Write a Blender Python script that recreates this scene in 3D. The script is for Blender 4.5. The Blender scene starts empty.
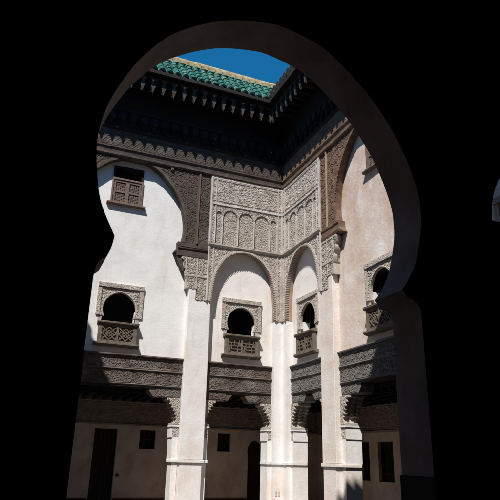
import bpy, math, random
import numpy as np
from mathutils import Vector, Matrix
from mathutils.geometry import tessellate_polygon

SC = bpy.context.scene
COL = SC.collection
random.seed(7)
RAD = math.radians

# ------------------------------------------------------------------ camera
cam_d = bpy.data.cameras.new('camera')
cam_d.sensor_width = 36.0
cam_d.lens = 41.78
cam_d.clip_start = 0.05
cam_d.clip_end = 2000
cam = bpy.data.objects.new('camera', cam_d)
COL.objects.link(cam)
yaw, pit, rol = RAD(21.926), RAD(19.869), RAD(1.4816)
D_ = Vector((math.sin(yaw)*math.cos(pit), math.cos(yaw)*math.cos(pit), math.sin(pit)))
R0 = Vector((math.cos(yaw), -math.sin(yaw), 0))
U0 = R0.cross(D_)
R_ = R0*math.cos(rol) + U0*math.sin(rol)
U_ = -R0*math.sin(rol) + U0*math.cos(rol)
M = Matrix((R_, U_, -D_)).transposed().to_4x4()
M.translation = Vector((-7.594, -16.0, 1.6))
cam.matrix_world = M
SC.camera = cam

# ------------------------------------------------------------------ light
SUN_TRAVEL = Vector((0.46, 0.507, -1.0)).normalized()
elev = math.asin(-SUN_TRAVEL.z)
azim = math.atan2(-SUN_TRAVEL.x, -SUN_TRAVEL.y)        # clockwise from +Y
world = bpy.data.worlds.new('World')
SC.world = world
world.use_nodes = True
wn = world.node_tree
bg = wn.nodes['Background']
sky = wn.nodes.new('ShaderNodeTexSky')
sky.sky_type = 'NISHITA'
sky.sun_disc = False
sky.sun_elevation = elev
sky.sun_rotation = azim
sky.air_density = 1.0
sky.dust_density = 0.0
sky.ozone_density = 9.0
tint = wn.nodes.new('ShaderNodeMix')
tint.data_type = 'RGBA'
tint.blend_type = 'MULTIPLY'
tint.inputs['Factor'].default_value = 1.0
tint.inputs['B'].default_value = (0.15, 1.16, 1.30, 1)
wn.links.new(sky.outputs[0], tint.inputs['A'])
wn.links.new(tint.outputs['Result'], bg.inputs[0])
bg.inputs[1].default_value = 0.085
sun_d = bpy.data.lights.new('sun', 'SUN')
sun_d.energy = 5.0
sun_d.angle = RAD(0.5)
sun_d.color = (1.0, 0.955, 0.90)
sun = bpy.data.objects.new('sun', sun_d)
sun.rotation_euler = SUN_TRAVEL.to_track_quat('-Z', 'Y').to_euler()
sun.location = (-20, -20, 40)
COL.objects.link(sun)
SC.view_settings.view_transform = 'Standard'
SC.view_settings.look = 'None'
SC.view_settings.exposure = 0.32
SC.view_settings.gamma = 1.0
SC.view_settings.use_curve_mapping = False
SC.render.engine = 'CYCLES'
SC.cycles.use_denoising = True
SC.cycles.max_bounces = 8
SC.cycles.diffuse_bounces = 4

# ------------------------------------------------------------------ materials
def material(name, cols, scale=3.0, detail=6.0, rough=0.85, bump=0.3, bump_scale=40.0, bump_dist=0.01,
             stretch=(1, 1, 1), ramp=None, patches=None, spec=0.3, cracks=0.0):
    """cols: list of colours blended over a noise; patches: (colour, scale, lo, hi, strength) stains with a shape of their own."""
    m = bpy.data.materials.new(name)
    m.use_nodes = True
    nt = m.node_tree
    N, L = nt.nodes, nt.links
    b = N['Principled BSDF']
    b.inputs['Roughness'].default_value = rough
    b.inputs['Specular IOR Level'].default_value = spec
    geo = N.new('ShaderNodeNewGeometry')
    mp = N.new('ShaderNodeMapping')
    mp.inputs['Scale'].default_value = stretch
    L.new(geo.outputs['Position'], mp.inputs['Vector'])
    no = N.new('ShaderNodeTexNoise')
    no.inputs['Scale'].default_value = scale
    no.inputs['Detail'].default_value = detail
    no.inputs['Roughness'].default_value = 0.62
    L.new(mp.outputs[0], no.inputs['Vector'])
    rp = N.new('ShaderNodeValToRGB')
    e = rp.color_ramp.elements
    pos = ramp or [0.3 + 0.4*i/(len(cols)-1) for i in range(len(cols))]
    e[0].position, e[0].color = pos[0], (*cols[0], 1)
    e[1].position, e[1].color = pos[-1], (*cols[-1], 1)
    for p_, c_ in zip(pos[1:-1], cols[1:-1]):
        x = e.new(p_)
        x.color = (*c_, 1)
    L.new(no.outputs[0], rp.inputs[0])
    out = rp.outputs[0]
    for (pc, ps, lo, hi, st, pst) in (patches or []):
        n2 = N.new('ShaderNodeTexNoise')
        n2.inputs['Scale'].default_value = ps
        n2.inputs['Detail'].default_value = 8
        n2.inputs['Roughness'].default_value = 0.65
        m2 = N.new('ShaderNodeMapping')
        m2.inputs['Scale'].default_value = pst
        m2.inputs['Location'].default_value = (3.1*ps, 1.7, 5.3*lo)
        L.new(geo.outputs['Position'], m2.inputs['Vector'])
        L.new(m2.outputs[0], n2.inputs['Vector'])
        mr = N.new('ShaderNodeMapRange')
        mr.inputs['From Min'].default_value = lo
        mr.inputs['From Max'].default_value = hi
        mr.inputs['To Max'].default_value = st
        L.new(n2.outputs[0], mr.inputs['Value'])
        mx = N.new('ShaderNodeMix')
        mx.data_type = 'RGBA'
        L.new(mr.outputs[0], mx.inputs['Factor'])
        L.new(out, mx.inputs['A'])
        mx.inputs['B'].default_value = (*pc, 1)
        out = mx.outputs['Result']
    L.new(out, b.inputs['Base Color'])
    nb = N.new('ShaderNodeTexNoise')
    nb.inputs['Scale'].default_value = bump_scale
    nb.inputs['Detail'].default_value = 8
    nb.inputs['Roughness'].default_value = 0.6
    L.new(mp.outputs[0], nb.inputs['Vector'])
    nl = N.new('ShaderNodeTexNoise')
    nl.inputs['Scale'].default_value = bump_scale/9
    nl.inputs['Detail'].default_value = 3
    L.new(mp.outputs[0], nl.inputs['Vector'])
    ad = N.new('ShaderNodeMath')
    ad.operation = 'MULTIPLY_ADD'
    ad.inputs[1].default_value = 2.0
    L.new(nl.outputs[0], ad.inputs[0])
    L.new(nb.outputs[0], ad.inputs[2])
    bp = N.new('ShaderNodeBump')
    bp.inputs['Strength'].default_value = bump
    bp.inputs['Distance'].default_value = bump_dist
    L.new(ad.outputs[0], bp.inputs['Height'])
    L.new(bp.outputs[0], b.inputs['Normal'])
    return m

WHITE = material('white_limewash', [(.70, .695, .69), (.80, .795, .785), (.83, .825, .82)], scale=1.3, bump=.35, bump_scale=22, bump_dist=.012,
                 patches=[((.50, .44, .39), 2.6, .60, .74, .55, (3, 3, .12)), ((.63, .58, .53), 1.8, .54, .72, .5, (1, 1, .5)), ((.40, .35, .31), 10, .70, .76, .5, (1, 1, .5)), ((.55, .50, .46), 6, .66, .8, .4, (1, 1, .25))])
CREAM = material('cream_limewash', [(.72, .68, .64), (.80, .765, .73), (.82, .80, .78)], scale=1.6, bump=.4, bump_scale=22, bump_dist=.012,
                 patches=[((.50, .44, .39), 2.6, .60, .74, .55, (3, 3, .12)), ((.64, .52, .44), 1.5, .50, .70, .55, (1, 1, .5)), ((.36, .31, .27), 10, .69, .75, .6, (1, 1, .5)), ((.40, .34, .30), 7, .68, .8, .5, (1, 1, .2))])
PINK = material('weathered_pink_limewash', [(.62, .495, .42), (.69, .585, .52), (.75, .68, .63)], scale=1.1, bump=.45, bump_scale=13, bump_dist=.02,
                patches=[((.56, .36, .265), 0.9, .48, .62, .65, (1, 1, .7)), ((.42, .30, .23), 2.2, .58, .68, .45, (1, 1, .6)), ((.45, .36, .30), 2.4, .60, .72, .5, (3, 3, .12)), ((.80, .775, .75), 1.6, .5, .66, .7, (1, 1, .8)), ((.66, .50, .42), 4, .55, .7, .5, (1, 1, 1)), ((.45, .34, .27), 7, .64, .8, .5, (1, 1, .3))])
PIERW = material('worn_white_limewash', [(.70, .68, .66), (.78, .765, .75), (.82, .815, .81)], scale=1.8, bump=.45, bump_scale=20, bump_dist=.012,
                 patches=[((.50, .44, .39), 2.6, .60, .74, .55, (3, 3, .12)), ((.68, .53, .44), 1.4, .50, .68, .6, (1, 1, .45)), ((.35, .30, .27), 11, .69, .75, .6, (1, 1, .5)), ((.42, .37, .34), 9, .68, .8, .45, (1, 1, .15))])
PIERP = material('worn_pinkish_limewash', [(.68, .58, .52), (.75, .68, .63), (.80, .77, .74)], scale=1.6, bump=.5, bump_scale=18, bump_dist=.014,
                 patches=[((.50, .44, .39), 2.6, .60, .74, .55, (3, 3, .12)), ((.60, .45, .36), 1.8, .53, .75, .5, (1, 1, .5)), ((.40, .33, .29), 9, .68, .8, .45, (1, 1, .2))])
STUCCO = material('carved_stucco', [(.34, .30, .26), (.45, .40, .355), (.54, .49, .445)], scale=5, bump=.5, bump_scale=70, bump_dist=.006,
                  patches=[((.36, .29, .23), 3, .55, .75, .5, (1, 1, .5))])
PALESTUCCO = material('pale_plaster_moulding', [(.46, .43, .40), (.57, .54, .51), (.64, .62, .59)], scale=5, bump=.5, bump_scale=50, bump_dist=.006)
STUCCO_OCHRE = material('ochre_carved_stucco', [(.33, .285, .24), (.42, .37, .32), (.50, .455, .40)], scale=5, bump=.5, bump_scale=70, bump_dist=.006)
SOFFIT = material('brown_plaster_soffit', [(.30, .20, .15), (.40, .29, .22)], scale=4, bump=.4)
WOOD = material('carved_cedar', [(.046, .034, .027), (.078, .060, .049), (.11, .088, .075)], scale=4, stretch=(1, 1, 2.5), bump=.5, bump_scale=50, bump_dist=.006,
                patches=[((.17, .15, .135), 2.5, .52, .72, .6, (1, 1, 1)), ((.10, .045, .03), 1.2, .55, .7, .35, (1, 1, 1))])
WOODR = material('carved_red_cedar', [(.085, .050, .034), (.16, .10, .068), (.24, .16, .112)], scale=4, stretch=(1, 1, 2.5), bump=.5, bump_scale=50, bump_dist=.006,
                 patches=[((.20, .15, .11), 2.5, .52, .72, .5, (1, 1, 1))])
CEILBLACK = material('shade_black_ceiling_cedar', [(.006, .005, .004), (.011, .009, .008)], scale=4, bump=.3)  # pushed near black so the gallery ceiling reads as deep shade
GREYWOOD = material('grey_weathered_cedar', [(.09, .085, .08), (.15, .14, .13), (.20, .19, .18)], scale=5, stretch=(1, 1, 2), bump=.5, bump_scale=60, bump_dist=.006,
                    patches=[((.07, .055, .045), 2.2, .54, .72, .6, (1, 1, 1))])
BRACKETW = material('sunlit_bracket_wood', [(.026, .020, .016), (.055, .044, .036), (.10, .085, .073)], scale=8, bump=.4)  # paler wood put on the sunlit bracket ends only
LINTW = material('brown_carved_lintel_cedar', [(.07, .052, .043), (.115, .090, .077), (.155, .128, .112)], scale=4, bump=.5, bump_scale=60, bump_dist=.006,
                 patches=[((.22, .205, .19), 1.6, .5, .66, .7, (1, 1, 1)), ((.15, .075, .055), 1.1, .54, .7, .4, (1, 1, 1))])
DARKWOOD = material('dark_and_shade_cedar', [(.012, .009, .008), (.024, .018, .015)], scale=4, bump=.4)  # near-black; also stands in for shade in recesses and under the eave
SHUTTER = material('brown_turned_wood', [(.10, .07, .055), (.17, .125, .10), (.24, .185, .15)], scale=9, stretch=(1, 1, 3), bump=.4, bump_scale=80, bump_dist=.004)
BALUST = material('grey_brown_wood', [(.095, .072, .054), (.155, .122, .095), (.215, .175, .142)], scale=9, bump=.4, bump_scale=80, bump_dist=.004)
COPPER = material('copper_strip', [(.13, .068, .05), (.19, .105, .08)], scale=8, rough=.6, bump=.2)
GILT = material('pale_yellow_strip', [(.36, .26, .15), (.48, .37, .24)], scale=8, rough=.6, bump=.2)
TILE = material('green_glazed_tile', [(.012, .075, .06), (.025, .15, .115), (.10, .27, .215)], scale=9, rough=.22, bump=.3, bump_scale=30, spec=.55,
                patches=[((.45, .42, .30), 5, .56, .66, .75, (1, 1, 1)), ((.02, .045, .038), 3.5, .52, .66, .8, (1, 1, 1)), ((.20, .42, .34), 8, .55, .66, .6, (1, 1, 1))])
RIDGE = material('ochre_ridge_mortar', [(.28, .19, .09), (.44, .32, .17), (.55, .44, .27)], scale=6, bump=.6, bump_scale=30)
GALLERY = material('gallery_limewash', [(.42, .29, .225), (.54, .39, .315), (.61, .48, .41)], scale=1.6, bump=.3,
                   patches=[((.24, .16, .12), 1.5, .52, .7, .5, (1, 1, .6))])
GALFRIEZE = material('gallery_carved_frieze', [(.16, .115, .09), (.23, .17, .14), (.30, .23, .19)], scale=5, bump=.4)
DADO = material('dark_red_dado', [(.05, .015, .012), (.075, .025, .02)], scale=4, rough=.5, bump=.2)
DOORW = material('dark_door_wood', [(.016, .009, .007), (.03, .018, .014)], scale=5, stretch=(1, 1, .3), bump=.4)
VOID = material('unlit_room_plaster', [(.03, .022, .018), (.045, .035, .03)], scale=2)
ARCHM = material('brown_archway_plaster', [(.25, .185, .16), (.36, .275, .245), (.43, .34, .31)], scale=2, bump=.5, bump_scale=18, bump_dist=.012)  # plain mottled brown plaster, one base colour over the whole wall
FLOORM = material('worn_marble_paving', [(.24, .215, .19), (.31, .28, .25), (.37, .34, .31)], scale=2, rough=.6, bump=.2)
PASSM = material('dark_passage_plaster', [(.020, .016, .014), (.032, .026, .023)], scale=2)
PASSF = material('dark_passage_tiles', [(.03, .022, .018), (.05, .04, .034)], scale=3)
IRON = material('black_iron', [(.012, .012, .012), (.03, .028, .026)], scale=10, rough=.5)

# ------------------------------------------------------------------ mesh helpers
class Frame:
    """wall coordinates: s along the wall from the courtyard corner, d out into the courtyard, z up."""
    def __init__(self, o, es, ed):
        self.o, self.es, self.ed = np.array(o, float), np.array(es, float), np.array(ed, float)
        self.mirror = np.cross(self.es, self.ed)[2] < 0
    def map(self, a):
        a = np.asarray(a, float).reshape(-1, 3)
        w = self.o + a[:, :1]*self.es + a[:, 1:2]*self.ed
        w[:, 2] += a[:, 2]
        return w

class MB:
    def __init__(self, F):
        self.F, self.v, self.f, self.n = F, [], [], 0
    def add(self, verts, faces):
        verts = np.asarray(verts, float).reshape(-1, 3)
        off = self.n
        self.v.append(verts)
        self.f += [tuple(i + off for i in q) for q in faces]
        self.n += len(verts)
        return self
    def box(self, s0, s1, d0, d1, z0, z1):
        v = [(s, d, z) for z in (z0, z1) for d in (d0, d1) for s in (s0, s1)]
        return self.add(v, [(0, 2, 3, 1), (4, 5, 7, 6), (0, 1, 5, 4), (2, 6, 7, 3), (0, 4, 6, 2), (1, 3, 7, 5)])
    def plate(self, outer, holes=(), d0=-.2, d1=0.0):
        loops = [list(outer)] + [list(h) for h in holes]
        tri = tessellate_polygon([[Vector((a, b, 0)) for a, b in l] for l in loops])
        pts = [p for l in loops for p in l]
        n = len(pts)
        v = [(a, d1, b) for a, b in pts] + [(a, d0, b) for a, b in pts]
        f = [tuple(t) for t in tri] + [tuple(i + n for i in reversed(t)) for t in tri]
        k = 0
        for l in loops:
            m = len(l)
            for i in range(m):
                a, b = k + i, k + (i+1) % m
                f.append((a, b, b+n, a+n))
            k += m
        return self.add(v, f)
    def prof(self, pts, s0, s1, m0=0.0, m1=0.0):
        """profile of (d, z) points run along s; m0 / m1 mitre the ends (start at s0 + m0*d, end at s1 - m1*d)."""
        n = len(pts)
        v = [(s0 + m0*d, d, z) for d, z in pts] + [(s1 - m1*d, d, z) for d, z in pts]
        f = [(i, (i+1) % n, (i+1) % n + n, i + n) for i in range(n)]
        tri = tessellate_polygon([[Vector((a, b, 0)) for a, b in pts]])
        f += [tuple(t) for t in tri] + [tuple(i+n for i in t) for t in tri]
        return self.add(v, f)
    def bar(self, p, q, w, d0, d1):
        """flat bar from p to q in the (s, z) plane"""
        p, q = np.array(p, float), np.array(q, float)
        t = (q-p)/np.linalg.norm(q-p)
        nrm = np.array([-t[1], t[0]])*w/2
        return self.plate([tuple(p-nrm), tuple(q-nrm), tuple(q+nrm), tuple(p+nrm)], (), d0, d1)
    def relief(self, s0, s1, z0, z1, step, h, mask=None, base=0.0, back=0.03):
        ns, nz = max(2, int(round((s1-s0)/step))), max(2, int(round((z1-z0)/step)))
        S, Z = np.meshgrid(np.linspace(s0, s1, ns+1), np.linspace(z0, z1, nz+1), indexing='ij')
        Dp = base + h(S, Z)
        cs, cz = (S[:-1, :-1]+S[1:, 1:])/2, (Z[:-1, :-1]+Z[1:, 1:])/2
        ok = np.ones(cs.shape, bool) if mask is None else mask(cs, cz)
        idx = np.arange((ns+1)*(nz+1)).reshape(ns+1, nz+1)
        a, b, c, d = idx[:-1, :-1][ok], idx[1:, :-1][ok], idx[1:, 1:][ok], idx[:-1, 1:][ok]
        faces = list(zip(a.tolist(), d.tolist(), c.tolist(), b.tolist()))
        V = np.stack([S, Dp, Z], -1).reshape(-1, 3)
        N0 = len(V)
        V2 = V.copy()
        V2[:, 1] = base - back
        okp = np.pad(ok, 1)
        for (di, dj, e0, e1) in ((-1, 0, (0, 0), (0, 1)), (1, 0, (1, 0), (1, 1)), (0, -1, (0, 0), (1, 0)), (0, 1, (0, 1), (1, 1))):
            nb = okp[1+di:1+di+ns, 1+dj:1+dj+nz]
            I, J = np.where(ok & ~nb)
            p, q = idx[I+e0[0], J+e0[1]], idx[I+e1[0], J+e1[1]]
            faces += list(zip(p.tolist(), q.tolist(), (q+N0).tolist(), (p+N0).tolist()))
        allv = np.concatenate([V, V2])
        used = np.unique(np.array([i for f in faces for i in f]))
        remap = np.full(len(allv), -1)
        remap[used] = np.arange(len(used))
        return self.add(allv[used], [tuple(int(remap[i]) for i in f) for f in faces])
    def build(self, name, mat, parent=None, bevel=0.0, label=None):
        V = self.F.map(np.concatenate(self.v))
        root = parent
        while root is not None and root.parent is not None:
            root = root.parent
        if root is not None:
            V = V - np.array(root.location)
        f = [tuple(reversed(q)) for q in self.f] if self.F.mirror else self.f
        me = bpy.data.meshes.new(name)
        me.from_pydata(V.tolist(), [], f)
        me.materials.append(mat)
        o = bpy.data.objects.new(name, me)
        COL.objects.link(o)
        if parent is not None:
            o.parent = parent
        if label:
            o['label'] = label
        if bevel:
            bm = o.modifiers.new('edge', 'BEVEL')
            bm.width = bevel
            bm.segments = 2
            bm.limit_method = 'ANGLE'
        return o

def thing(name, label, cat, loc, group=None):
    o = bpy.data.objects.new(name, None)
    o.empty_display_size = .3
    COL.objects.link(o)
    o.location = loc
    o['label'] = label
    o['category'] = cat
    o['kind'] = 'thing'
    if group:
        o['group'] = group
    return o

def structure(o):
    o['kind'] = 'structure'
    return o

def curve(pts, n=6):
    """Catmull-Rom through the points (open)"""
    P = [np.array(p, float) for p in pts]
    P = [2*P[0]-P[1]] + P + [2*P[-1]-P[-2]]
    out = []
    for i in range(1, len(P)-2):
        a, b, c, d = P[i-1:i+3]
        for k in range(n):
            t = k/n
            out.append(tuple(.5*((2*b) + (c-a)*t + (2*a-5*b+4*c-d)*t*t + (3*b-a-3*c+d)*t**3)))
    out.append(tuple(P[-2]))
    return out

def inside(poly):
    P = np.array(poly)
    def fn(S, Z):
        r = np.zeros(S.shape, bool)
        j = len(P)-1
        for i in range(len(P)):
            (xi, zi), (xj, zj) = P[i], P[j]
            if zi != zj:
                r ^= ((zi > Z) != (zj > Z)) & (S < (xj-xi)*(Z-zi)/(zj-zi) + xi)
            j = i
        return r
    return fn

def resample(pts, step):
    P = np.array(pts)
    L = np.concatenate([[0], np.cumsum(np.linalg.norm(np.diff(P, axis=0), axis=1))])
    n = max(2, int(L[-1]/step))
    t = np.linspace(0, L[-1], n+1)
    return list(zip(np.interp(t, L, P[:, 0]), np.interp(t, L, P[:, 1])))

def sm(x, a, b):
    t = np.clip((x-a)/(b-a), 0, 1)
    return t*t*(3-2*t)

# carved patterns (height in metres over the panel's base)
def star_relief(lam, depth, s0=0.0, z0=0.0):
    def h(S, Z):
        v = sum(np.cos(2*np.pi/lam*((S-s0)*math.cos(k*np.pi/4) + (Z-z0)*math.sin(k*np.pi/4))) for k in range(4))/4
        w = sum(np.cos(2*np.pi/(lam*.53)*((S-s0)*math.cos(k*np.pi/3+.2) + (Z-z0)*math.sin(k*np.pi/3+.2))) for k in range(3))/3
        return depth*(.62*sm(v, -.06, .12) + .38*sm(w, -.1, .25))
    return h

def scroll_relief(lam, depth, seed=1, aniso=1.0):
    rng = np.random.RandomState(seed)
    ang, ll, ph = rng.rand(16)*np.pi, lam*(.7+.7*rng.rand(16)), rng.rand(16)*6.28
    def h(S, Z):
        v = sum(np.cos(2*np.pi/l*(S*math.cos(a)*aniso + Z*math.sin(a)) + p) for a, l, p in zip(ang, ll, ph))/4
        return depth*(1-sm(np.abs(v), .16, .42))
    return h

def strap_relief(lam, depth, s0=0.0, z0=0.0, n=4):
    """interlaced strapwork of an eight-fold star pattern"""
    def h(S, Z):
        v = sum(np.cos(2*np.pi/lam*((S-s0)*math.cos(k*np.pi/n) + (Z-z0)*math.sin(k*np.pi/n))) for k in range(n))
        a = 1-sm(np.abs(v-.15), .28, .50)
        b = sm(v, 1.9, 2.3)
        c = sm(-v, .95, 1.2)*.6
        return depth*np.maximum(np.maximum(a, b), c)
    return h

def sebka_relief(p, q, depth, s0=0.0, z0=0.0):
    """net of pointed lozenges, a leaf in each"""
    def h(S, Z):
        x, y = (S-s0)/p, (Z-z0)/q
        y2 = y + .10*np.sin(4*np.pi*x)
        a, b = np.abs(((x+y2) % 1)-.5), np.abs(((x-y2) % 1)-.5)
        net = np.maximum(sm(a, .36, .42), sm(b, .36, .42))
        leaf = (1-sm(a+b, .22, .30))*(.35+.65*sm(np.abs(a-b), .015, .05))
        return depth*np.maximum(net, .8*leaf)
    return h

def leaf_relief(z0, z1, depth, seed=1):
    """two scales of interlaced leaves and stems filling a band"""
    big, fine = strap_relief((z1-z0)*.42, 1.0, seed*.37, z0), scroll_relief(.055, 1.0, seed+5)
    wide = scroll_relief(.12, 1.0, seed+9)
    def h(S, Z):
        r = np.maximum(np.maximum(.8*big(S, Z), wide(S, Z)), .5*fine(S, Z))
        return depth*r
    return h

def cartouche(h, s0, period, z0, z1, depth):
    """runs of long lobed frames round the carving"""
    zc, hh = (z0+z1)/2, (z1-z0)/2
    def g(S, Z):
        x = ((S-s0) % period) - period/2
        y = (Z-zc)/hh
        e = (np.abs(x)/(period*.44))**6 + np.abs(y/.80)**3
        fr = 1-sm(np.abs(e-1), .10, .28)
        rim = (np.abs(y) > .90)
        ros = 1-sm(np.abs(np.hypot(np.abs(x)-period/2, Z-zc)-.055), .010, .02)
        r = np.where(e < .9, h(S, Z), .55*depth*sm(np.cos(S*120)*np.cos(Z*120), .1, .4))
        return np.maximum(np.maximum(r, depth*fr), depth*np.maximum(rim*1.0, ros))
    return g

def worn(h, amp, seed):
    rng = np.random.RandomState(seed)
    K = rng.randn(8, 2)*2.2
    p = rng.rand(8)*6.28
    def g(S, Z):
        w = sum(np.cos(k[0]*S + k[1]*Z + q) for k, q in zip(K, p))/8
        return h(S, Z)*(1-amp*sm(w, .05, .5))
    return g

# ------------------------------------------------------------------ shapes shared by the walls
HALF = [(0, 10.20), (.40, 10.11), (.80, 9.89), (1.19, 9.50), (1.46, 9.08), (1.62, 8.60), (1.67, 8.14), (1.62, 7.80), (1.49, 7.54), (1.40, 7.40)]
def main_arch(c, grow=0.0):
    r = curve([(a, z) for a, z in HALF], 5)
    if grow:
        r = [(a*(1+grow/1.67) if a else 0, 8.1+(z-8.1)*(1+grow/2.1)) for a, z in r]
    left = [(c-a, z) for a, z in reversed(r)]
    return left + [(c+a, z) for a, z in r[1:]]

def corner_arch(inset=0.0):
    h = [(0, 7.70), (.33, 7.63), (.62, 7.43), (.86, 7.08), (1.0, 6.60), (1.05, 6.1), (1.05, 5.62)]
    r = curve(h, 5)
    r = [(max(0, a-inset*min(1, a/.3)), z-inset*max(0, 1-a/1.0)) for a, z in r]
    c = 1.33
    return [(c-a, z) for a, z in reversed(r)] + [(c+a, z) for a, z in r[1:]]

def window_opening(c, r=.455, zc=5.49, base=5.02, grow=0.0):
    R = r + grow
    p = [(c-.47-grow, base), (c-.47-grow, 5.235), (c-.405-grow, 5.275)]
    for i in range(25):
        a = RAD(207 - 234*i/24)
        top = .03*max(0, math.sin(a))**6
        p.append((c + R*math.cos(a), zc + R*math.sin(a) + top))
    p += [(c+.405+grow, 5.275), (c+.47+grow, 5.235), (c+.47+grow, base)]
    return p

def whole(c):
    return [(c-.56, 5.02), (c-.56, 6.02), (c+.56, 6.02), (c+.56, 5.02)]

def lower_window(F, wall, c, dw, diamond=True):
    """arched window: carved surround, wooden balustrade, ledges; dw = face of the wall it is set in"""
    op = window_opening(c, grow=.015)
    op2 = window_opening(c)
    ins = inside(op)
    arc = window_opening(c, grow=.04)
    ring = inside(arc)
    h = strap_relief(.10, .016, c, 5.5)
    sur = MB(F)
    sur.plate([(c-.575, 5.005), (c-.575, 6.10), (c+.575, 6.10), (c+.575, 5.005)], [op2], dw-.05, dw+.008)
    sur.relief(c-.535, c+.535, 5.27, 6.10, .012, lambda S, Z: np.where(ring(S, Z), .014, h(S, Z)), lambda S, Z: ~ins(S, Z), base=dw+.012)
    win = sur.build('arched_window', STUCCO, wall)
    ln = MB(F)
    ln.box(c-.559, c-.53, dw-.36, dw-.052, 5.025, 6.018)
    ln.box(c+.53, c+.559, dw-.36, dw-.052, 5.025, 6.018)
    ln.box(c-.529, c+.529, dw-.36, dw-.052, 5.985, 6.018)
    ln.build('shade_dark_lining', DARKWOOD, win)  # covers the white reveal in a dark colour to stand in for its shade
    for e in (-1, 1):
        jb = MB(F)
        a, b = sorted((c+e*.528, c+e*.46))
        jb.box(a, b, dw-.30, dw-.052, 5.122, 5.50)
        jb.build('sunlit_jamb_block', WHITE, win, bevel=.006)  # white block added where the sun should catch the reveal
    bh = leaf_relief(5.5, 5.64, .010, 3)
    b = MB(F)
    b.relief(c-.645, c+.645, 6.105, 6.225, .012, bh, None, base=dw+.055, back=.055)
    b.relief(c-.645, c-.540, 5.29, 6.10, .012, bh, None, base=dw+.035, back=.035)
    b.relief(c+.540, c+.645, 5.29, 6.10, .012, bh, None, base=dw+.035, back=.035)
    b.build('carved_border', STUCCO, win)
    bal = MB(F)
    f0, f1 = dw+.085, dw+.125
    bal.box(c-.53, c+.53, f0-.06, f0, 4.53, 5.03)
    for (s0, s1, z0, z1) in ((c-.53, c+.53, 4.53, 4.585), (c-.53, c+.53, 4.965, 5.03), (c-.53, c-.43, 4.585, 4.965), (c+.43, c+.53, 4.585, 4.965), (c-.028, c+.028, 4.585, 4.965)):
        bal.box(s0, s1, f0, f1, z0, z1)
    for e in (-1, 1):
        m = c + e*.23
        z0, z1 = 4.60, 4.95
        zc = (z0+z1)/2
        x0, x1 = m-.19, m+.19
        w = .026
        if diamond:
            for a, q in (((x0, zc), (m, z1)), ((m, z1), (x1, zc)), ((x1, zc), (m, z0)), ((m, z0), (x0, zc)),
                         ((x0, z0), (x1, z1)), ((x0, z1), (x1, z0)), ((m-.1, zc), (m, zc+.09)), ((m, zc+.09), (m+.1, zc)), ((m+.1, zc), (m, zc-.09)), ((m, zc-.09), (m-.1, zc))):
                bal.bar(a, q, w, f0, f1-.008-random.random()*.004)
        else:
            for a, q in (((x0, zc), (x1, zc)), ((x0+.09, zc+.09), (x1, zc+.09)), ((x0, zc-.09), (x1-.09, zc-.09)), ((m, zc), (m, z1)), ((m-.09, z0), (m-.09, zc)),
                         ((m+.1, zc-.09), (m+.1, zc+.09)), ((x0+.045, zc), (x0+.045, z1)), ((x1-.045, z0), (x1-.045, zc))):
                bal.bar(a, q, w, f0, f1-.008-random.random()*.004)
    bal.build('balustrade', BALUST, win)
    led = MB(F)
    led.prof([(dw-.15, 5.032), (dw+.15, 5.032), (dw+.175, 5.06), (dw+.175, 5.10), (dw+.12, 5.118), (dw-.15, 5.118)], c-.57, c+.57)
    led.build('ledge', BALUST, win, bevel=.006)
    sil = MB(F)
    sil.prof([(dw+.002, 4.43), (dw+.13, 4.455), (dw+.16, 4.48), (dw+.16, 4.527), (dw+.002, 4.527)], c-.62, c+.62)
    sil.build('sill', BALUST, win, bevel=.006)
    return win

def shutter_window(F, wall, c, dw):
    fr = MB(F)
    z0, z1, hw = 8.72, 9.95, .47
    for (s0, s1, a, b) in ((c-hw, c-hw+.05, z0, 9.53), (c+hw-.05, c+hw, z0, 9.53), (c-hw+.05, c+hw-.05, 9.47, 9.53)):
        fr.box(s0, s1, dw-.14, dw+.045, a, b)
    win = fr.build('shuttered_window', SHUTTER, wall, bevel=.005)
    bx_ = MB(F)
    for (s0, s1, a, b) in ((c-.455, c-.40, 9.535, 9.93), (c+.40, c+.455, 9.535, 9.93), (c-.40, c+.40, 9.87, 9.93)):
        bx_.box(s0, s1, dw-.3, dw+.03, a, b)
    bx_.box(c-.41, c+.41, dw-.35, dw-.30, 9.48, 9.93)
    bx_.build('shadow_dark_transom', DARKWOOD, win)  # upper frame coloured dark for the arch shadow falling over it
    for e in (-1, 1):
        m = c + e*.205
        sh = MB(F)
        x0, x1 = m-.205, m+.205
        d0, d1 = dw-.03, dw+.025
        sh.box(x0, x1, d0-.02, d0, z0+.01, 9.465)
        for (s0, s1, a, b) in ((x0, x0+.055, z0, 9.465), (x1-.055, x1, z0, 9.465), (x0+.055, x1-.055, z0, z0+.06), (x0+.055, x1-.055, 9.40, 9.465), (x0+.055, x1-.055, 9.055, 9.12)):
            sh.box(s0, s1, d0, d1, a, b)
        for (a, b) in ((z0+.06, 9.055), (9.12, 9.40)):
            n = 6 if b-a > .27 else 5
            for i in range(1, 5):
                s = x0+.055 + i*.06
                sh.box(s-.011, s+.011, d0, d1-.018, a, b)
            for i in range(1, n):
                z = a + (b-a)*i/n
                sh.box(x0+.055, x1-.055, d0, d1-.022, z-.011, z+.011)
        sh.build('shutter', SHUTTER, win)
    sl = MB(F)
    sl.prof([(dw-.1, 8.63), (dw+.09, 8.64), (dw+.11, 8.665), (dw+.11, 8.712), (dw-.1, 8.712)], c-.57, c+.57)
    sl.build('sill', SHUTTER, win, bevel=.005)
    return win

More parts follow.
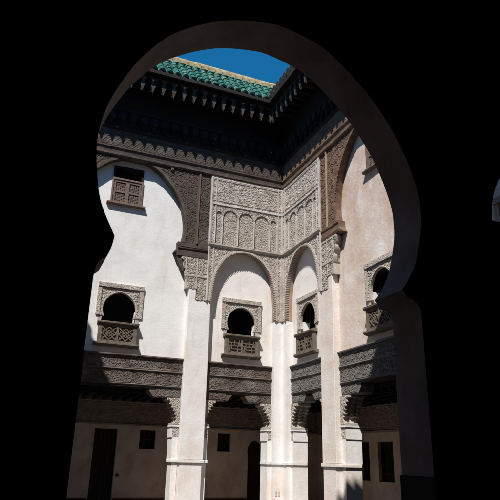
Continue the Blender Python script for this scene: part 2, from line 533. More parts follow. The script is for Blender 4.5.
def corbel(F, parent, s, e, w, mat, d0=-.62, d1=-.155):
    """lobed muqarnas corbel against a pier; e = +1 / -1 the side it reaches to, w = width of the pilaster below"""
    mb = MB(F)
    def lobe(c, r, a0, a1, n=5):
        return [(c[0]+r*math.cos(RAD(a0+(a1-a0)*i/n)), c[1]+r*math.sin(RAD(a0+(a1-a0)*i/n))) for i in range(n+1)]
    cuts = [d1, d1-.09, d1-.18, d1-.28, d1-.37, d0]
    for q in range(5):
        k = w - (0 if q % 2 == 0 else .045)
        dz = 0 if q % 2 == 0 else .035
        pr = [(0, 3.16), (w+.21, 3.16), (w+.21, 3.10)]
        for (x, z) in ((k+.17, 3.045), (k+.115, 2.955), (k+.06, 2.865), (k+.015, 2.775), (k-.015, 2.685), (k-.03, 2.6)):
            pr += lobe((x, z+dz*(z < 3.0)), .052, 60, 235)
        pr += [(k-.05, 2.52), (w+.03, 2.50), (w+.03, 2.45), (0, 2.45)]
        mb.plate([(s+e*a, z) for a, z in pr], (), cuts[q+1]+.001, cuts[q])
        if q == 0:
            ins = inside([(s+e*(a-.015 if a > .02 else a), z) for a, z in pr])
    h = strap_relief(.105, .018, s, 3)
    lo, hi = min(s, s+e*(w+.22)), max(s, s+e*(w+.22))
    mb.relief(lo, hi, 2.47, 3.15, .011, h, ins, base=d1+.004, back=.02)
    return mb.build('corbel', mat, parent)

def build_wall(F, root, mats, full=True, length=10.0, main_c=5.0, eave_up=0.0, span=None, sides=(0, 1)):
    """one side of the courtyard: two corner bays, two piers and a tall arched main bay"""
    MW, CW, PW_, WD, LINT = mats
    dw = -.20
    mir = length
    # --- main bay wall
    mb = MB(F)
    wl, wr = main_c-.42, main_c+.42
    hole2 = [(main_c+.13-.42, 8.74), (main_c+.13+.42, 8.74), (main_c+.13+.42, 9.9), (main_c+.13-.42, 9.9)]
    mb.plate([(3.0, 4.20), (length-3.0, 4.20), (length-3.0, 10.3), (3.0, 10.3)], [whole(main_c), hole2], -.58, dw)
    mb.build('upper_wall', MW, root)
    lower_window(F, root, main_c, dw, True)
    shutter_window(F, root, main_c+.13, dw)
    # --- wooden spandrel around the tall arch
    arch = main_arch(main_c)
    outer = [(2.55, 7.46), (2.55, 10.13), (length-2.55, 10.13), (length-2.55, 7.46)]
    # plate runs around the arch; the crown reaches into the frieze board
    poly = [(2.55, 7.40)] + [(2.55, 10.42), (length-2.55, 10.42), (length-2.55, 7.40)] + list(reversed(arch))
    sp = MB(F)
    sp.plate(poly, (), dw+.003, -.004)
    ins = inside(arch)
    ring = inside(main_arch(main_c, .10))
    hh = worn(strap_relief(.17, .014, main_c, 8), .55, 3)
    if full:
        def hgt(S, Z):
            border = (np.abs(S-2.95) < .04) | (np.abs(S-3.3) < .02)
            return np.where(ring(S, Z), .02, np.where(border, .014, hh(S, Z)))
        hi_s = min(length-2.55, 7.45)
        sp.relief(2.552, hi_s, 7.74, 10.12, .017, hgt, lambda S, Z: ~ins(S, Z), base=.002, back=.01)
    wa = sp.build('wooden_arch', WD, root)
    for k, (sc, e) in enumerate(((2.55, 1), (length-2.55, -1))):
        im = MB(F)
        a, b = sorted((sc, sc+e*.955))
        if F.mirror:
            im.prof([(-.19, 7.42), (.015, 7.42), (.03, 7.47), (.03, 7.54), (.01, 7.56), (.01, 7.66), (.035, 7.69), (.035, 7.735), (-.19, 7.735)], a, b)
        else:
            im.prof([(-.19, 7.30), (.012, 7.30), (.012, 7.52), (.045, 7.535), (.045, 7.565), (-.02, 7.575), (.014, 7.60), (.014, 7.735), (-.19, 7.735)], a, b)
        im.build('impost', WD, wa, bevel=.008)
        st = MB(F)
        q = sc + e*.37
        st.box(q-.022, q+.022, .0, .045, 7.74, 10.12)
        st.build('strip', mats_strip[id(mats)] if id(mats) in mats_strip else COPPER, wa)
        br = MB(F)
        pr = [(.0, 7.415), (.90, 7.415), (.92, 7.36), (.86, 7.24), (.88, 7.16), (.80, 7.02), (.71, 6.90), (.69, 6.78), (.62, 6.64), (.62, 6.32), (.30, 6.32), (.30, 5.98), (.0, 5.98)]
        zt = 7.415 if F.mirror else 7.297
        top = curve([(.78, zt), (.81, zt-.07), (.77, 7.20), (.725, 7.15), (.75, 7.06), (.72, 6.96), (.67, 6.90), (.68, 6.80), (.65, 6.68), (.62, 6.62)], 4)
        pr = [(.0, zt)] + top + [(.62, 6.32), (.30, 6.32), (.30, 5.98), (.0, 5.98)]
        pol = [(sc+e*x, z) for x, z in pr]
        br.plate(pol, (), dw*.45, .0)
        br.plate([(sc+e*(x-(.05 if x > .65 else 0)), z) for x, z in pr], (), dw+.003, dw*.45-.002)
        if not F.mirror:
            cn = MB(F)
            cp_ = curve([(.935, 7.298), (.925, 7.24), (.91, 7.16), (.86, 7.04), (.80, 6.93), (.75, 6.84)], 4)
            cn.plate([(sc+e*x, z) for x, z in cp_ + [(.70, 6.84), (.70, 7.298)]], (), dw+.004, -.03)
            cn.build('console', WD, wa)
        if full:
            insb = inside([(sc+e*max(0.0, x-.02), z+(.015 if z < 6 else 0)) for x, z in pr])
            hb = strap_relief(.12, .018, sc+e*.47, 6.9)
            x0, x1 = sorted((sc, sc+e*.92))
            def hb2(S, Z):
                u = np.abs(S-sc)
                edge = (np.abs(u-.30) < .02) | (np.abs(u-.64) < .02) | (np.abs(Z-6.72) < .03) | (np.abs(Z-7.36) < .02)
                return np.where(edge, .026, hb(S, Z))
            br.relief(x0, x1, 5.99, zt-.015, .012, hb2, insb, base=.003, back=.01)
        br.build('stucco_bracket', STUCCO, wa)
    # --- piers
    for k in sides:
        e = 1 if k == 0 else -1
        X = (lambda s: s) if k == 0 else (lambda s: length-s)
        def bx(m, s0, s1, d0, d1, z0, z1):
            a, b = sorted((X(s0), X(s1)))
            return m.box(a, b, d0, d1, z0, z1)
        p = MB(F)
        bx(p, 2.37, 3.06, -.62, 0, 1.56, 7.45)
        pier = p.build('pier', PW_, root, bevel=.014)
        q = MB(F)
        bx(q, 2.40, 3.04, -.62, -.005, 0, 1.475)
        bx(q, 3.045, 3.21, -.62, -.16, 0, 1.475)
        bx(q, 2.235, 2.395, -.62, -.16, 0, 1.475)
        q.build('pier_base', PW_, pier, bevel=.012)
        d = MB(F)
        bx(d, 2.34, 3.09, -.60, .032, 1.478, 1.555)
        bx(d, 3.095, 3.25, -.60, -.12, 1.478, 1.555)
        bx(d, 2.20, 2.335, -.60, -.12, 1.478, 1.555)
        d.build('dado_band', PW_, pier, bevel=.01)
        for (s, ee, w) in ((3.064, e, .17), (2.366, -e, .14)):
            a = MB(F)
            s1 = s + (1 if s > 3 else -1)*w
            bx(a, s, s1, -.62, -.16, 1.56, 2.12)
            bx(a, s, s1 + (.02 if s > 3 else -.02), -.62, -.165, 2.12, 2.40)
            x0, x1 = sorted((X(s), X(s1 + (.02 if s > 3 else -.02))))
            if full:
                cpn = MB(F)
                cpn.relief(x0+.01, x1-.01, 2.14, 2.385, .011, strap_relief(.10, .015, s, 2.26), None, base=-.162, back=.02)
                cpn.build('carved_panel', STUCCO, pier)
            bx(a, s, s1 + (.04 if s > 3 else -.04), -.60, -.13, 2.405, 2.445)
            a.build('pilaster', PIERW, pier, bevel=0)
            corbel(F, pier, X(s), ee, w, STUCCO)
    # --- corner bays
    for k in sides:
        e = 1 if k == 0 else -1
        X = (lambda s: s) if k == 0 else (lambda s: length-s)
        flip = lambda pts: [(X(s), z) for s, z in pts]
        cw = MB(F)
        cw.plate(flip([(.18, 4.20), (2.38, 4.20), (2.38, 7.9), (.18, 7.9)]), [flip(whole(1.30))], -.58, dw)
        cw.build('bay_wall', CW, root)
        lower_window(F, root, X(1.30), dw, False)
        # corner strip
        cs = MB(F)
        a, b = sorted((X(0.0), X(.275)))
        cs.prof([(-.62, 1.56), (0, 1.56), (0, 7.9), (-.62, 7.9)], a, b) if k else cs.box(-.001, .275, -.62, -.0005 if F.mirror else 0, 1.56, 7.9)
        pier = cs.build('corner_pier', PIERW, root)
        q = MB(F)
        x0, x1 = sorted((X(.04), X(.40)))
        q.box(x0, x1, -.62, -.162, 0, 1.475)
        x0, x1 = sorted((X(-.1), X(.27)))
        q.box(x0, x1, -.62, -.006, 0, 1.475)
        q.build('pier_base', PIERW, pier)
        d = MB(F)
        x0, x1 = sorted((X(.0285 if F.mirror else 0.0), X(.30)))
        d.box(x0, x1, -.60, .028, 1.478, 1.555)
        x0, x1 = sorted((X(.303), X(.43)))
        d.box(x0, x1, -.60, -.125, 1.478, 1.555)
        d.build('dado_band', PIERW, pier, bevel=.01)
        a = MB(F)
        x0, x1 = sorted((X(.276), X(.40)))
        a.box(x0, x1, -.62, -.16, 1.56, 2.12)
        a.box(x0, x1 + (.02 if k == 0 else 0), -.62, -.165, 2.12, 2.40)
        if full:
            cpn = MB(F)
            cpn.relief(x0+.01, x1-.01, 2.14, 2.385, .011, strap_relief(.10, .015, .42, 2.26), None, base=-.162, back=.02)
            cpn.build('carved_panel', STUCCO, pier)
        a.box(x0, x1 + (.04 if k == 0 else 0), -.60, -.13, 2.405, 2.445)
        a.build('pilaster', PIERW, pier)
        corbel(F, pier, X(.276), e, .13, STUCCO)
        # stucco panel with arch
        ca = corner_arch()
        cp = flip([(0.0, 5.62)] + [(0.0, 10.13), (2.548, 10.13), (2.548, 6.0), (2.39, 6.0)] + [q for q in reversed(ca) if q[1] > 5.99 or q[0] < 1])
        pl = MB(F)
        pl.plate(cp, (), dw+.003, -.006)
        panel = pl.build('stucco_panel', SOFFIT, root)
        insa = inside(flip(ca))
        insr = inside(flip(corner_arch(-.07)))
        up = MB(F)
        if full:
            hs, hc = strap_relief(.11, .014, X(1.3), 8.4), leaf_relief(9.42, 9.92, .018, 21)
            hx = star_relief(.11, .020, X(1.3), 9.7)
            def wide(S, Z):
                u = np.abs(S-X(0))
                r = np.where(Z > 9.22, hc(S, Z), hs(S, Z))
                bars = (np.abs(u-2.50) < .03) | (np.abs(u-2.36) < .014) | (np.abs(u-.06) < .03) | (np.abs(u-.2) < .014) | (np.abs(Z-9.20) < .03) | (np.abs(Z-9.30) < .012) | (np.abs(Z-10.04) < .02)
                bars &= ~((Z < 7.7) & (u > .4) & (u < 2.2))
                r = np.where(bars, .026, r)
                return np.where(insr(S, Z) & (Z < 7.8), .032, r)
            cells = inside([(0, 0), (1, 0), (1, 1), (0, 1)])
            edges = [.24, .50, 1.05, 1.60, 2.13, 2.36]
            def in_cell(S, Z):
                u = np.abs(S-X(0))
                r = np.zeros(S.shape, bool)
                for a0, a1 in zip(edges[:-1], edges[1:]):
                    c0, hw = (a0+a1)/2, (a1-a0)/2-.028
                    zt = 8.78 if hw > .2 else 8.86
                    rr = hw
                    r |= (np.abs(u-c0) < hw) & ((Z < zt) | (((u-c0)/rr)**2 + ((Z-zt)/(rr*1.05))**2 < 1)) & (Z > 7.87)
                return r
            x0, x1 = sorted((X(.0), X(2.548)))
            up.relief(x0, x1, 7.86, 10.12, .0125, wide, lambda S, Z: ~in_cell(S, Z), base=.034, back=.045)
            up.relief(x0, x1, 5.64, 7.74, .0125, wide, lambda S, Z: (~insa(S, Z)) & ((np.abs(S-X(0)) < .3) | (Z > 6.01)), base=.012, back=.018)
            up.build('carved_stucco', STUCCO, panel)
            ci = MB(F)
            ci.relief(x0, x1, 7.86, 9.12, .0125, leaf_relief(7.9, 8.22, .015, 14), in_cell, base=-.002, back=.003)
            ci.build('blind_arch_infill', STUCCO_OCHRE, panel)
            ps = MB(F)
            for q in edges:
                u0, u1 = sorted((X(q-.014), X(q+.014)))
                ps.box(u0, u1, .0, .062, 7.87, 8.80)
            for q in (2.525,):
                u0, u1 = sorted((X(q-.02), X(q+.02)))
                ps.box(u0, u1, .0, .075, 7.87, 10.11)
                ps.box(u0, u1, .0, .055, 6.01, 7.73)
            u0, u1 = sorted((X(.08), X(2.50)))
            ps.box(u0, u1, .03, .068, 9.16, 9.20)
            ps.box(u0, u1, .03, .066, 10.06, 10.09)
            ps.build('plaster_strips', PALESTUCCO, panel)
            ld = MB(F)
            a0, a1 = (0.0, 2.548) if k == 0 else (length-2.548, length)
            ld.prof([(-.03, 7.742), (.03, 7.742), (.085, 7.80), (.085, 7.83), (.03, 7.858), (-.03, 7.858)], a0, a1, 1.0 if k == 0 else 0, 0 if k == 0 else 1.0)
            ld.build('moulding', STUCCO, panel)
            te = MB(F)
            P = resample(flip(ca), .056)
            for i in range(1, len(P)-1):
                p0, p1 = np.array(P[i-1]), np.array(P[i+1])
                t = (p1-p0)/np.linalg.norm(p1-p0)
                cc = np.array([X(1.33), 6.2])
                m_ = np.array(P[i])
                nr = np.array([-t[1], t[0]])
                if nr@(cc-m_) < 0:
                    nr = -nr
                hw = .017
                if m_[1] < 6.03 and abs(m_[0]-X(0)) > 1:
                    continue
                te.plate([tuple(m_-t*hw-nr*.02), tuple(m_+t*hw-nr*.02), tuple(m_+t*hw*.6+nr*.019), tuple(m_-t*hw*.6+nr*.019)], (), -.06, .06)
            te.build('toothed_edge', STUCCO, panel)
    # --- lintels
    bays = [(.278, 2.368)] * (0 in sides) + [(3.062, length-3.062)] + [(length-2.368, length-.278)] * (1 in sides)
    for i, (a, b) in enumerate(bays):
        l = MB(F)
        l.box(a, b, -.60, -.17, 3.43, 3.845)
        l.box(a, b, -.60, -.17, 3.88, 4.20)
        l.box(a, b, -.55, -.20, 3.845, 3.88)
        if full:
            l.relief(a+.005, b-.005, 3.46, 3.83, .0125, cartouche(leaf_relief(3.50, 3.80, .016, 31+i), a, .62 if b-a < 3 else .69, 3.46, 3.83, .018), None, base=-.166, back=.02)
            l.relief(a+.005, b-.005, 3.90, 4.19, .0125, cartouche(strap_relief(.11, .014, a, 4.045), a+.2, .41, 3.90, 4.19, .016), None, base=-.166, back=.02)
        li = l.build('lintel', LINT, root)
        c = MB(F)
        c.prof([(-.55, 4.203), (-.13, 4.203), (-.10, 4.225), (-.10, 4.255), (-.19, 4.275), (-.55, 4.275)], a, b)
        c.prof([(-.2, 3.838), (-.135, 3.838), (-.12, 3.86), (-.135, 3.888), (-.2, 3.888)], a, b)
        c.build('moulding', LINT, li)
        w = .84 if b-a < 3 else .90
        sb = MB(F)
        sb.box(a+w+.002, b-w-.002, -.598, -.172, 3.40, 3.428)
        sb.build('shade_board', DARKWOOD, li)  # dark strip added so the lintel's underside reads as shade
        for (x, e) in ((a, 1), (b, -1)):
            tb = MB(F)
            pr = [(0, 3.425), (w, 3.425), (w, 3.33), (w-.06, 3.26), (w-.10, 3.20), (w-.16, 3.172), (0, 3.172)]
            tb.plate([(x+e*p, z) for p, z in pr], (), -.58, -.20)
            if full:
                x0, x1 = sorted((x, x+e*(w-.17)))
                tb.relief(x0+.01, x1-.01, 3.20, 3.41, .014, strap_relief(.12, .014, x, 3.3), None, base=-.196, back=.02)
            tb.build('bracket_beam', LINT, li)
    # --- frieze and eave
    U = eave_up
    fz = MB(F)
    fz.prof([(-.5, 10.13), (.05, 10.13), (.075, 10.17), (.075, 10.23), (.04, 10.25), (.055, 10.36), (.09, 10.40), (.09, 10.445), (.045, 10.46),
             (.045, 11.02), (-.5, 11.02)], 0, length, 1, 1)
    if full:
        fz.relief(.1, length-.1, 10.48, 11.0, .014, sebka_relief(.165, .22, .010, .27, 10.6), None, base=.047, back=.01)
    frz = fz.build('frieze', WD, root)
    mq = MB(F)
    mq.prof([(-.5, 11.022), (.045, 11.022), (.10, 11.05), (.10, 11.10), (.06, 11.12), (.06, 11.60), (.16, 11.66), (.16, 11.74), (.08, 11.78), (.08, 12.75+U), (-.5, 12.75+U)], 0, length, 1, 1)
    n = int((length-.4)/.33)
    for i in range(n):
        c = .27 + i*.33
        for (w, d, zt, zb) in ((.135, .17, 11.60, 11.13), (.085, .225, 11.58, 11.26)):
            pr = [(c-w, zt), (c-w, zt-.16), (c-w*.72, zt-.25), (c-w*.3, zb+.10), (c, zb), (c+w*.3, zb+.10), (c+w*.72, zt-.25), (c+w, zt-.16), (c+w, zt)]
            if full:
                mq.plate(pr, (), .055, d)
    mq.build('muqarnas_row', DARKWOOD, frz)  # darker than the frieze below, to stand in for the eave's shade
    # eave: soffit boards, fascia, brackets
    ev = MB(F)
    ev.prof([(.0, 12.66+U), (.80, 12.66+U), (.80, 12.62+U), (.86, 12.62+U), (.86, 12.745+U), (.93, 12.755+U), (.93, 12.80+U), (.0, 13.75+U)], 0, length, 1, 1)
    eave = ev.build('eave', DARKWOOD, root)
    pb = None
    for i in range(int((length-1.7)/.33)):
        c = .87 + i*.33
        if not full:
            break
        if pb is None:
            m = MB(F)
            w = .07
            m.prof([(.09, 12.50), (.60, 12.50), (.66, 12.36), (.70, 12.20), (.765, 12.16), (.765, 12.655), (.09, 12.655)], c-.055, c+.055)
            pr = [(c-.14, 12.655), (c-.13, 12.615), (c-.06, 12.56), (c-.036, 12.48), (c-.04, 12.42), (c-.07, 12.38), (c-.072, 12.33), (c-.045, 12.27), (c-.024, 12.18), (c, 12.09),
                  (c+.024, 12.18), (c+.045, 12.27), (c+.072, 12.33), (c+.07, 12.38), (c+.04, 12.42), (c+.036, 12.48), (c+.06, 12.56), (c+.13, 12.615), (c+.14, 12.655)]
            pb = m.build('eave_bracket', DARKWOOD, eave)  # bodies coloured near-black for the shade under the eave
            m = MB(F)
            m.plate(pr, (), .767, .835)
            pe = m.build('bracket_end', BRACKETW, eave)
            s_first = c
        else:
            for src in (pb, pe):
                o = src.copy()
                COL.objects.link(o)
                o.parent = eave
                v = F.es*(c-s_first)
                o.location = (v[0], v[1], v[2])
    # tiles
    tl = MB(F)
    A, B = np.array([.985, 12.83+U]), np.array([.02, 14.02+U])
    ax = (B-A)/np.linalg.norm(B-A)
    nr = np.array([-ax[1], ax[0]])
    if nr[1] < 0:
        nr = -nr
    Ltot = np.linalg.norm(B-A)
    tl.prof([(.93, 12.805+U), (.965, 12.85+U), (.02, 14.01+U), (-.3, 14.01+U), (-.3, 13.74+U), (.0, 13.755+U)], 0, length, 1, 1)
    ncol = int((length-.1)/.25)
    nt_ = 5
    for i in range(ncol):
        c = .12 + i*.25
        for j in range(nt_):
            t0, t1 = Ltot*j/nt_-.0, Ltot*(j+1)/nt_+.03
            lim = min(c, length-c)
            P0, P1 = A+ax*t0, A+ax*t1
            if P1[0] > lim+.05:
                continue
            r0, r1 = (.060, .050) if F.mirror else (.098, .082)
            lift = .014 + random.uniform(-.008, .010)
            js = random.uniform(-.014, .014)
            vs = []
            for (P, r, lf) in ((P0, r0, lift), (P1, r1, 0)):
                for k in range(9):
                    a = math.pi*k/8
                    q = P + nr*(r*math.sin(a) + lf)
                    vs.append((c + js + r*math.cos(a), q[0], q[1]))
            fs = [(k, k+1, k+10, k+9) for k in range(8)]
            fs.append(tuple(range(9)))
            tl.add(vs, fs)
    tl.build('tile_roof', TILE, eave)
    af = MB(F)
    zz = 12.70+U + (.17 if F.mirror else 0)
    for i in range(ncol):
        c = .12 + i*.25
        if min(c, length-c) < 1.05:
            continue
        pr = [(c-.123, 12.70+U), (c+.123, 12.70+U), (c+.123, zz+.12)] + [(c+.105*math.cos(RAD(a)), zz+.13+.125*math.sin(RAD(a))) for a in range(0, 181, 20)] + [(c-.123, zz+.12)]
        af.plate(pr, (), .99, 1.02)
    af.build('scalloped_board', DARKWOOD, eave)
    rg = MB(F)
    rg.prof([(.10, 13.98+U), (.12, 14.12+U), (.09, 14.22+U), (-.05, 14.25+U), (-.3, 14.2+U), (-.3, 13.95+U)], 0, length, 1, 1)
    for i in range(int(length/.25)):
        c = .245 + i*.25
        rg.box(c-.075, c+.075, .03, .15 + random.uniform(-.01, .012), 13.98+U, 14.13+U+random.uniform(-.02, .02))
    rg.build('ridge', RIDGE, eave)

mats_strip = {}
FB = Frame((0, 0, 0), (-1, 0, 0), (0, -1, 0))
FR = Frame((0, 0, 0), (0, -1, 0), (-1, 0, 0))

# ------------------------------------------------------------------ ground and big shell
g = MB(FB)
g.box(-60, 80, -60, 80, -.4, 0)
structure(g.build('courtyard_floor', FLOORM))

far_wall = thing('courtyard_wall', 'sunlit white courtyard wall straight ahead through the archway, with green tiled eave above it', 'wall', (-5, 0, 0))
right_wall = thing('courtyard_wall', 'weathered pinkish courtyard wall meeting the white one at the corner, seen at a slant', 'wall', (0, -5, 0))
mB = (WHITE, CREAM, PIERW, WOOD, LINTW)
mR = (PINK, CREAM, PIERP, WOODR, GREYWOOD)
mats_strip[id(mB)] = COPPER
mats_strip[id(mR)] = GILT
build_wall(FB, far_wall, mB, True, 10.0, 5.0)
build_wall(FR, right_wall, mR, True, 10.6, 5.0)

m = MB(FB)
m.plate([(3.80, 10.02), (3.89, 10.02), (3.89, 10.11), (3.80, 10.11)], (), .0, .05)
m.plate([(3.825, 10.045), (3.865, 10.045), (3.865, 10.085), (3.825, 10.085)], (), .05, .075)
m.build('hook_plate', COPPER, far_wall)
for c in (.08, .17):
    m = MB(FB)
    d = -.006 if c < .28 else -.162
    m.plate([(c-.03, .66), (c+.03, .66), (c+.012, .70), (c+.028, .78), (c+.010, .76), (c, .87), (c-.010, .76), (c-.028, .78), (c-.012, .70)], (), d+.001, d+.006)
    m.build('painted_ornament', STUCCO, far_wall)

# upper floors behind the two walls
# ------------------------------------------------------------------ galleries
gal = thing('gallery_wall', 'shaded brown wall behind the piers ahead, with a dark plank door and small window', 'wall', (-5, 2.6, 0))
W = MB(FB)
doorh = [(4.28, .02), (4.97, .02), (4.97, 2.39), (4.28, 2.39)]
w1 = [(3.10, 1.835), (3.60, 1.835), (3.60, 2.39), (3.10, 2.39)]
w2 = [(.61, 1.83), (1.06, 1.83), (1.06, 2.39), (.61, 2.39)]
ad = [(-.62, .02), (.0, .02), (.0, 1.75)] + [(-.31+.33*math.cos(RAD(-15+210*i/16)), 1.87+.33*math.sin(RAD(-15+210*i/16))) for i in range(17)] + [(-.62, 1.75)]
W.plate([(-2.6, 0), (10, 0), (10, 3.3), (-2.6, 3.3)], [doorh, w1, w2, ad], -2.9, -2.6)
W.build('wall_face', GALLERY, gal)
f = MB(FB)
f.relief(-2.58, 10, 2.56, 3.22, .025, cartouche(leaf_relief(2.62, 3.15, .016, 71), 0, .9, 2.56, 3.22, .018), None, base=-2.585, back=.014)
f.prof([(-2.598, 2.50), (-2.54, 2.51), (-2.53, 2.54), (-2.598, 2.555)], -2.55, 10)
f.build('carved_frieze', GALFRIEZE, gal)
f = MB(FB)
for a, b in ((.02, 4.26), (4.99, 10)):
    f.box(a, b, -2.598, -2.575, 0, .46)
f.build('dado', DADO, gal)
d = MB(FB)
d.box(4.285, 4.965, -2.80, -2.74, .03, 2.385)
for i in range(5):
    d.box(4.30+i*.132, 4.42+i*.132, -2.738, -2.722, .04, 2.37)
door = d.build('door', DOORW, gal)
h = MB(FB)
h.box(4.90, 4.955, -2.72, -2.66, 2.0, 2.1)
h.box(4.90, 4.955, -2.72, -2.66, .7, .8)
h.build('hinge', IRON, door)
h = MB(FB)
h.plate([(4.18+.045*math.cos(RAD(30*i)), 1.08+.045*math.sin(RAD(30*i))) for i in range(12)], (), -2.598, -2.57)
h.plate([(4.18+.022*math.cos(RAD(30*i)), 1.08+.022*math.sin(RAD(30*i))) for i in range(12)], (), -2.57, -2.54)
h.build('wall_boss', IRON, gal)
def barred(F, parent, s0, s1, z0, z1, d):
    m = MB(F)
    m.box(s0+.002, s1-.002, d-.26, d-.24, z0+.002, z1-.002)
    for (a, b, c, e) in ((s0, s0+.03, z0, z1), (s1-.03, s1, z0, z1), (s0+.03, s1-.03, z0, z0+.03), (s0+.03, s1-.03, z1-.03, z1)):
        m.box(a+.001, b-.001, d-.2, d-.1, c+.001, e-.001)
    w = m.build('window', DOORW, parent)
    b = MB(F)
    n = max(3, int((s1-s0)/.13))
    for i in range(1, n):
        x = s0 + (s1-s0)*i/n
        b.box(x-.009, x+.009, d-.16, d-.14, z0+.03, z1-.03)
    k = max(2, int((z1-z0)/.2))
    for i in range(1, k):
        z = z0 + (z1-z0)*i/k
        b.box(s0+.03, s1-.03, d-.139, d-.125, z-.009, z+.009)
    b.build('iron_grille', IRON, w)
barred(FB, gal, 3.10, 3.60, 1.835, 2.39, -2.6)
barred(FB, gal, .61, 1.06, 1.83, 2.39, -2.6)
a = MB(FB)
a.box(-.64, .02, -2.95, -2.88, .02, 2.25)
a.build('arched_doorway', DOORW, gal)

gal2 = thing('gallery_wall', 'shaded wall behind the right-hand piers, with two tall dark windows side by side', 'wall', (2.6, -5, 0))
W = MB(FR)
v1 = [(.02, 1.10), (.54, 1.10), (.54, 2.18), (.02, 2.18)]
v2 = [(.99, 1.10), (1.72, 1.10), (1.72, 2.18), (.99, 2.18)]
v3 = [(2.45, .02), (3.25, .02), (3.25, 2.3), (2.45, 2.3)]
W.plate([(-2.6, 0), (10.6, 0), (10.6, 3.3), (-2.6, 3.3)], [v1, v2, v3], -2.9, -2.6)
W.build('wall_face', GALLERY, gal2)
f = MB(FR)
f.relief(-2.58, 10.5, 2.53, 3.22, .025, cartouche(leaf_relief(2.60, 3.15, .016, 72), 0, .9, 2.53, 3.22, .018), None, base=-2.585, back=.014)
f.prof([(-2.598, 2.44), (-2.54, 2.46), (-2.53, 2.49), (-2.598, 2.515)], -2.55, 10.5)
f.build('carved_frieze', GALFRIEZE, gal2)
barred(FR, gal2, .02, .54, 1.10, 2.18, -2.6)
barred(FR, gal2, .99, 1.72, 1.10, 2.18, -2.6)
d = MB(FR)
d.box(2.45, 3.25, -2.80, -2.74, .03, 2.29)
for i in range(6):
    d.box(2.465+i*.13, 2.585+i*.13, -2.738, -2.722, .04, 2.28)
d.build('door', DOORW, gal2)

# gallery ceiling and upper storey shell
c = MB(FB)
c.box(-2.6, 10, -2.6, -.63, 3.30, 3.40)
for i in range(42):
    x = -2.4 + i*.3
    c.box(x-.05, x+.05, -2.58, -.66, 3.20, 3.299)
structure(c.build('gallery_ceiling', CEILBLACK))
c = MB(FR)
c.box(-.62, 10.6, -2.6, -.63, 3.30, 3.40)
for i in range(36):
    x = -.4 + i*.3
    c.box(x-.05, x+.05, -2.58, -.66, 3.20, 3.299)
structure(c.build('gallery_ceiling', CEILBLACK))
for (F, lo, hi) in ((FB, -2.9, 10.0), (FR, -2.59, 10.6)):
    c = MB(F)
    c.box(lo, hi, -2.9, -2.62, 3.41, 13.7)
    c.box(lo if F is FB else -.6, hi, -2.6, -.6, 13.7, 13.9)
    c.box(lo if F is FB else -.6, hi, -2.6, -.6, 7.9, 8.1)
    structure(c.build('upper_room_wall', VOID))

# ------------------------------------------------------------------ left and entrance sides (they throw the shadows)
left_wall = thing('courtyard_wall', 'shaded courtyard wall at the sunny side, out of sight left of the archway', 'wall', (-10, -5, 0))
FL = Frame((-10.0, 0, 0), (0, -1, 0), (1, 0, 0))
m = MB(FL)
m.box(.7, 10.6, -.5, 0, 0, 12.9)
m.build('wall_face', PINK, left_wall)
def plain_eave(F, root, length, U, over=0.0):
    ev = MB(F)
    ev.prof([(.0, 12.3+U), (.80, 12.62+U), (.93, 12.755+U), (.93, 12.80+U), (.0, 13.75+U)], 0, length, 1, 1)
    e = ev.build('eave', DARKWOOD, root)
    tl = MB(F)
    A, B = np.array([.985, 12.83+U]), np.array([.02, 14.02+U])
    tl.prof([(.93, 12.805+U), (.965, 12.85+U), (.02, 14.01+U), (-.3, 14.01+U), (-.3, 13.74+U), (.0, 13.755+U)], 0, length, 1, 1)
    for i in range(int((length-2.2)/.25)):
        c = 1.12 + i*.25
        vs = []
        for P, r in ((A, .1), (B, .09)):
            for k in range(9):
                a = math.pi*k/8
                vs.append((c + r*math.cos(a), P[0]+r*.75*math.sin(a), P[1]+r*.62*math.sin(a)))
        tl.add(vs, [(k, k+1, k+10, k+9) for k in range(8)] + [tuple(range(9)), (0, 8, 17, 9)])
    tl.build('tile_roof', TILE, e)
plain_eave(FL, left_wall, 10.6, -.95)

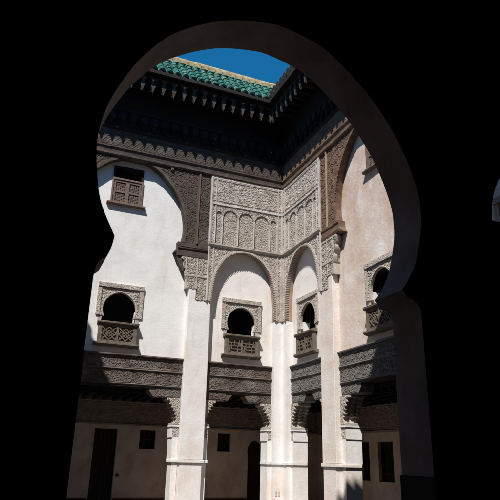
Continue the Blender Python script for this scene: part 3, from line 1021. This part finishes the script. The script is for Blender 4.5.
# ------------------------------------------------------------------ the dark archway in front
FN = Frame((0, -10.62, 0), (-1, 0, 0), (0, 1, 0))
arch_wall = thing('archway_wall', 'black unlit wall pierced by a big horseshoe arch framing the courtyard', 'wall', (-5.36, -10.9, 0))
AC = 5.36
right_half = [(0, 6.27), (.34, 6.22), (.68, 6.09), (1.18, 5.67), (1.55, 5.15), (1.76, 4.62), (1.80, 4.28), (1.77, 4.02), (1.68, 3.68), (1.56, 3.45), (1.47, 3.33)]
left_half = [(0, 6.27), (.58, 6.13), (1.13, 5.79), (1.46, 5.39), (1.67, 4.97), (1.78, 4.62), (1.81, 4.32), (1.78, 4.02), (1.71, 3.72), (1.56, 3.42)]
tail = [(1.50, 3.31), (1.53, 3.26), (1.60, 3.235), (1.66, 3.20), (1.695, 3.12), (1.70, 3.0), (1.70, 0)]
tail = curve(tail[:6], 4)[:-1] + tail[5:]
ltail = curve([(1.572, 3.34), (1.59, 3.27), (1.615, 3.225), (1.655, 3.19), (1.685, 3.13), (1.70, 3.03)], 5) + [(1.70, 0)]
Lh = [(AC+a, z) for a, z in curve([(-.3, 6.25)] + left_half, 12)[12:]] + [(AC+a, z) for a, z in ltail]
Rh = [(AC-a, z) for a, z in curve([(-.3, 6.25)] + right_half, 12)[12:]] + [(AC-a, z) for a, z in tail]
c2 = 1.40
small = [(c2+1.11*math.cos(RAD(a)), 4.30+1.16*math.sin(RAD(a))) for a in np.linspace(4, 176, 30)]
# frame-local s grows to the left in the picture
wl = MB(FN)
outer = [(-3.5, 0), (-3.5, 14.6), (14.5, 14.6), (14.5, 0)]
poly = [(-3.5, 0), (-3.5, 14.6), (14.5, 14.6), (14.5, 0)] + [Lh[-1]] + list(reversed(Lh[:-1])) + Rh[1:]
wl.plate(poly, [small], -.51, 0)
wl.build('arch_masonry', ARCHM, arch_wall)
dd = MB(FN)
for (s0, s1, ) in ((AC-1.74, AC-1.685), ):
    dd.box(s0, s1, -.525, .012, 0, 1.49)
dd.box(-3.5, AC-1.741, -.53, -.512, 0, 1.49)
dd.box(AC+1.75, 14.5, -.53, -.512, 0, 1.49)
dd.build('tile_dado', PASSF, arch_wall)
plain_eave(Frame((0, -10.62, 0), (-1, 0, 0), (0, 1, 0)), arch_wall, 10.0, 0.88)

# passage the camera stands in
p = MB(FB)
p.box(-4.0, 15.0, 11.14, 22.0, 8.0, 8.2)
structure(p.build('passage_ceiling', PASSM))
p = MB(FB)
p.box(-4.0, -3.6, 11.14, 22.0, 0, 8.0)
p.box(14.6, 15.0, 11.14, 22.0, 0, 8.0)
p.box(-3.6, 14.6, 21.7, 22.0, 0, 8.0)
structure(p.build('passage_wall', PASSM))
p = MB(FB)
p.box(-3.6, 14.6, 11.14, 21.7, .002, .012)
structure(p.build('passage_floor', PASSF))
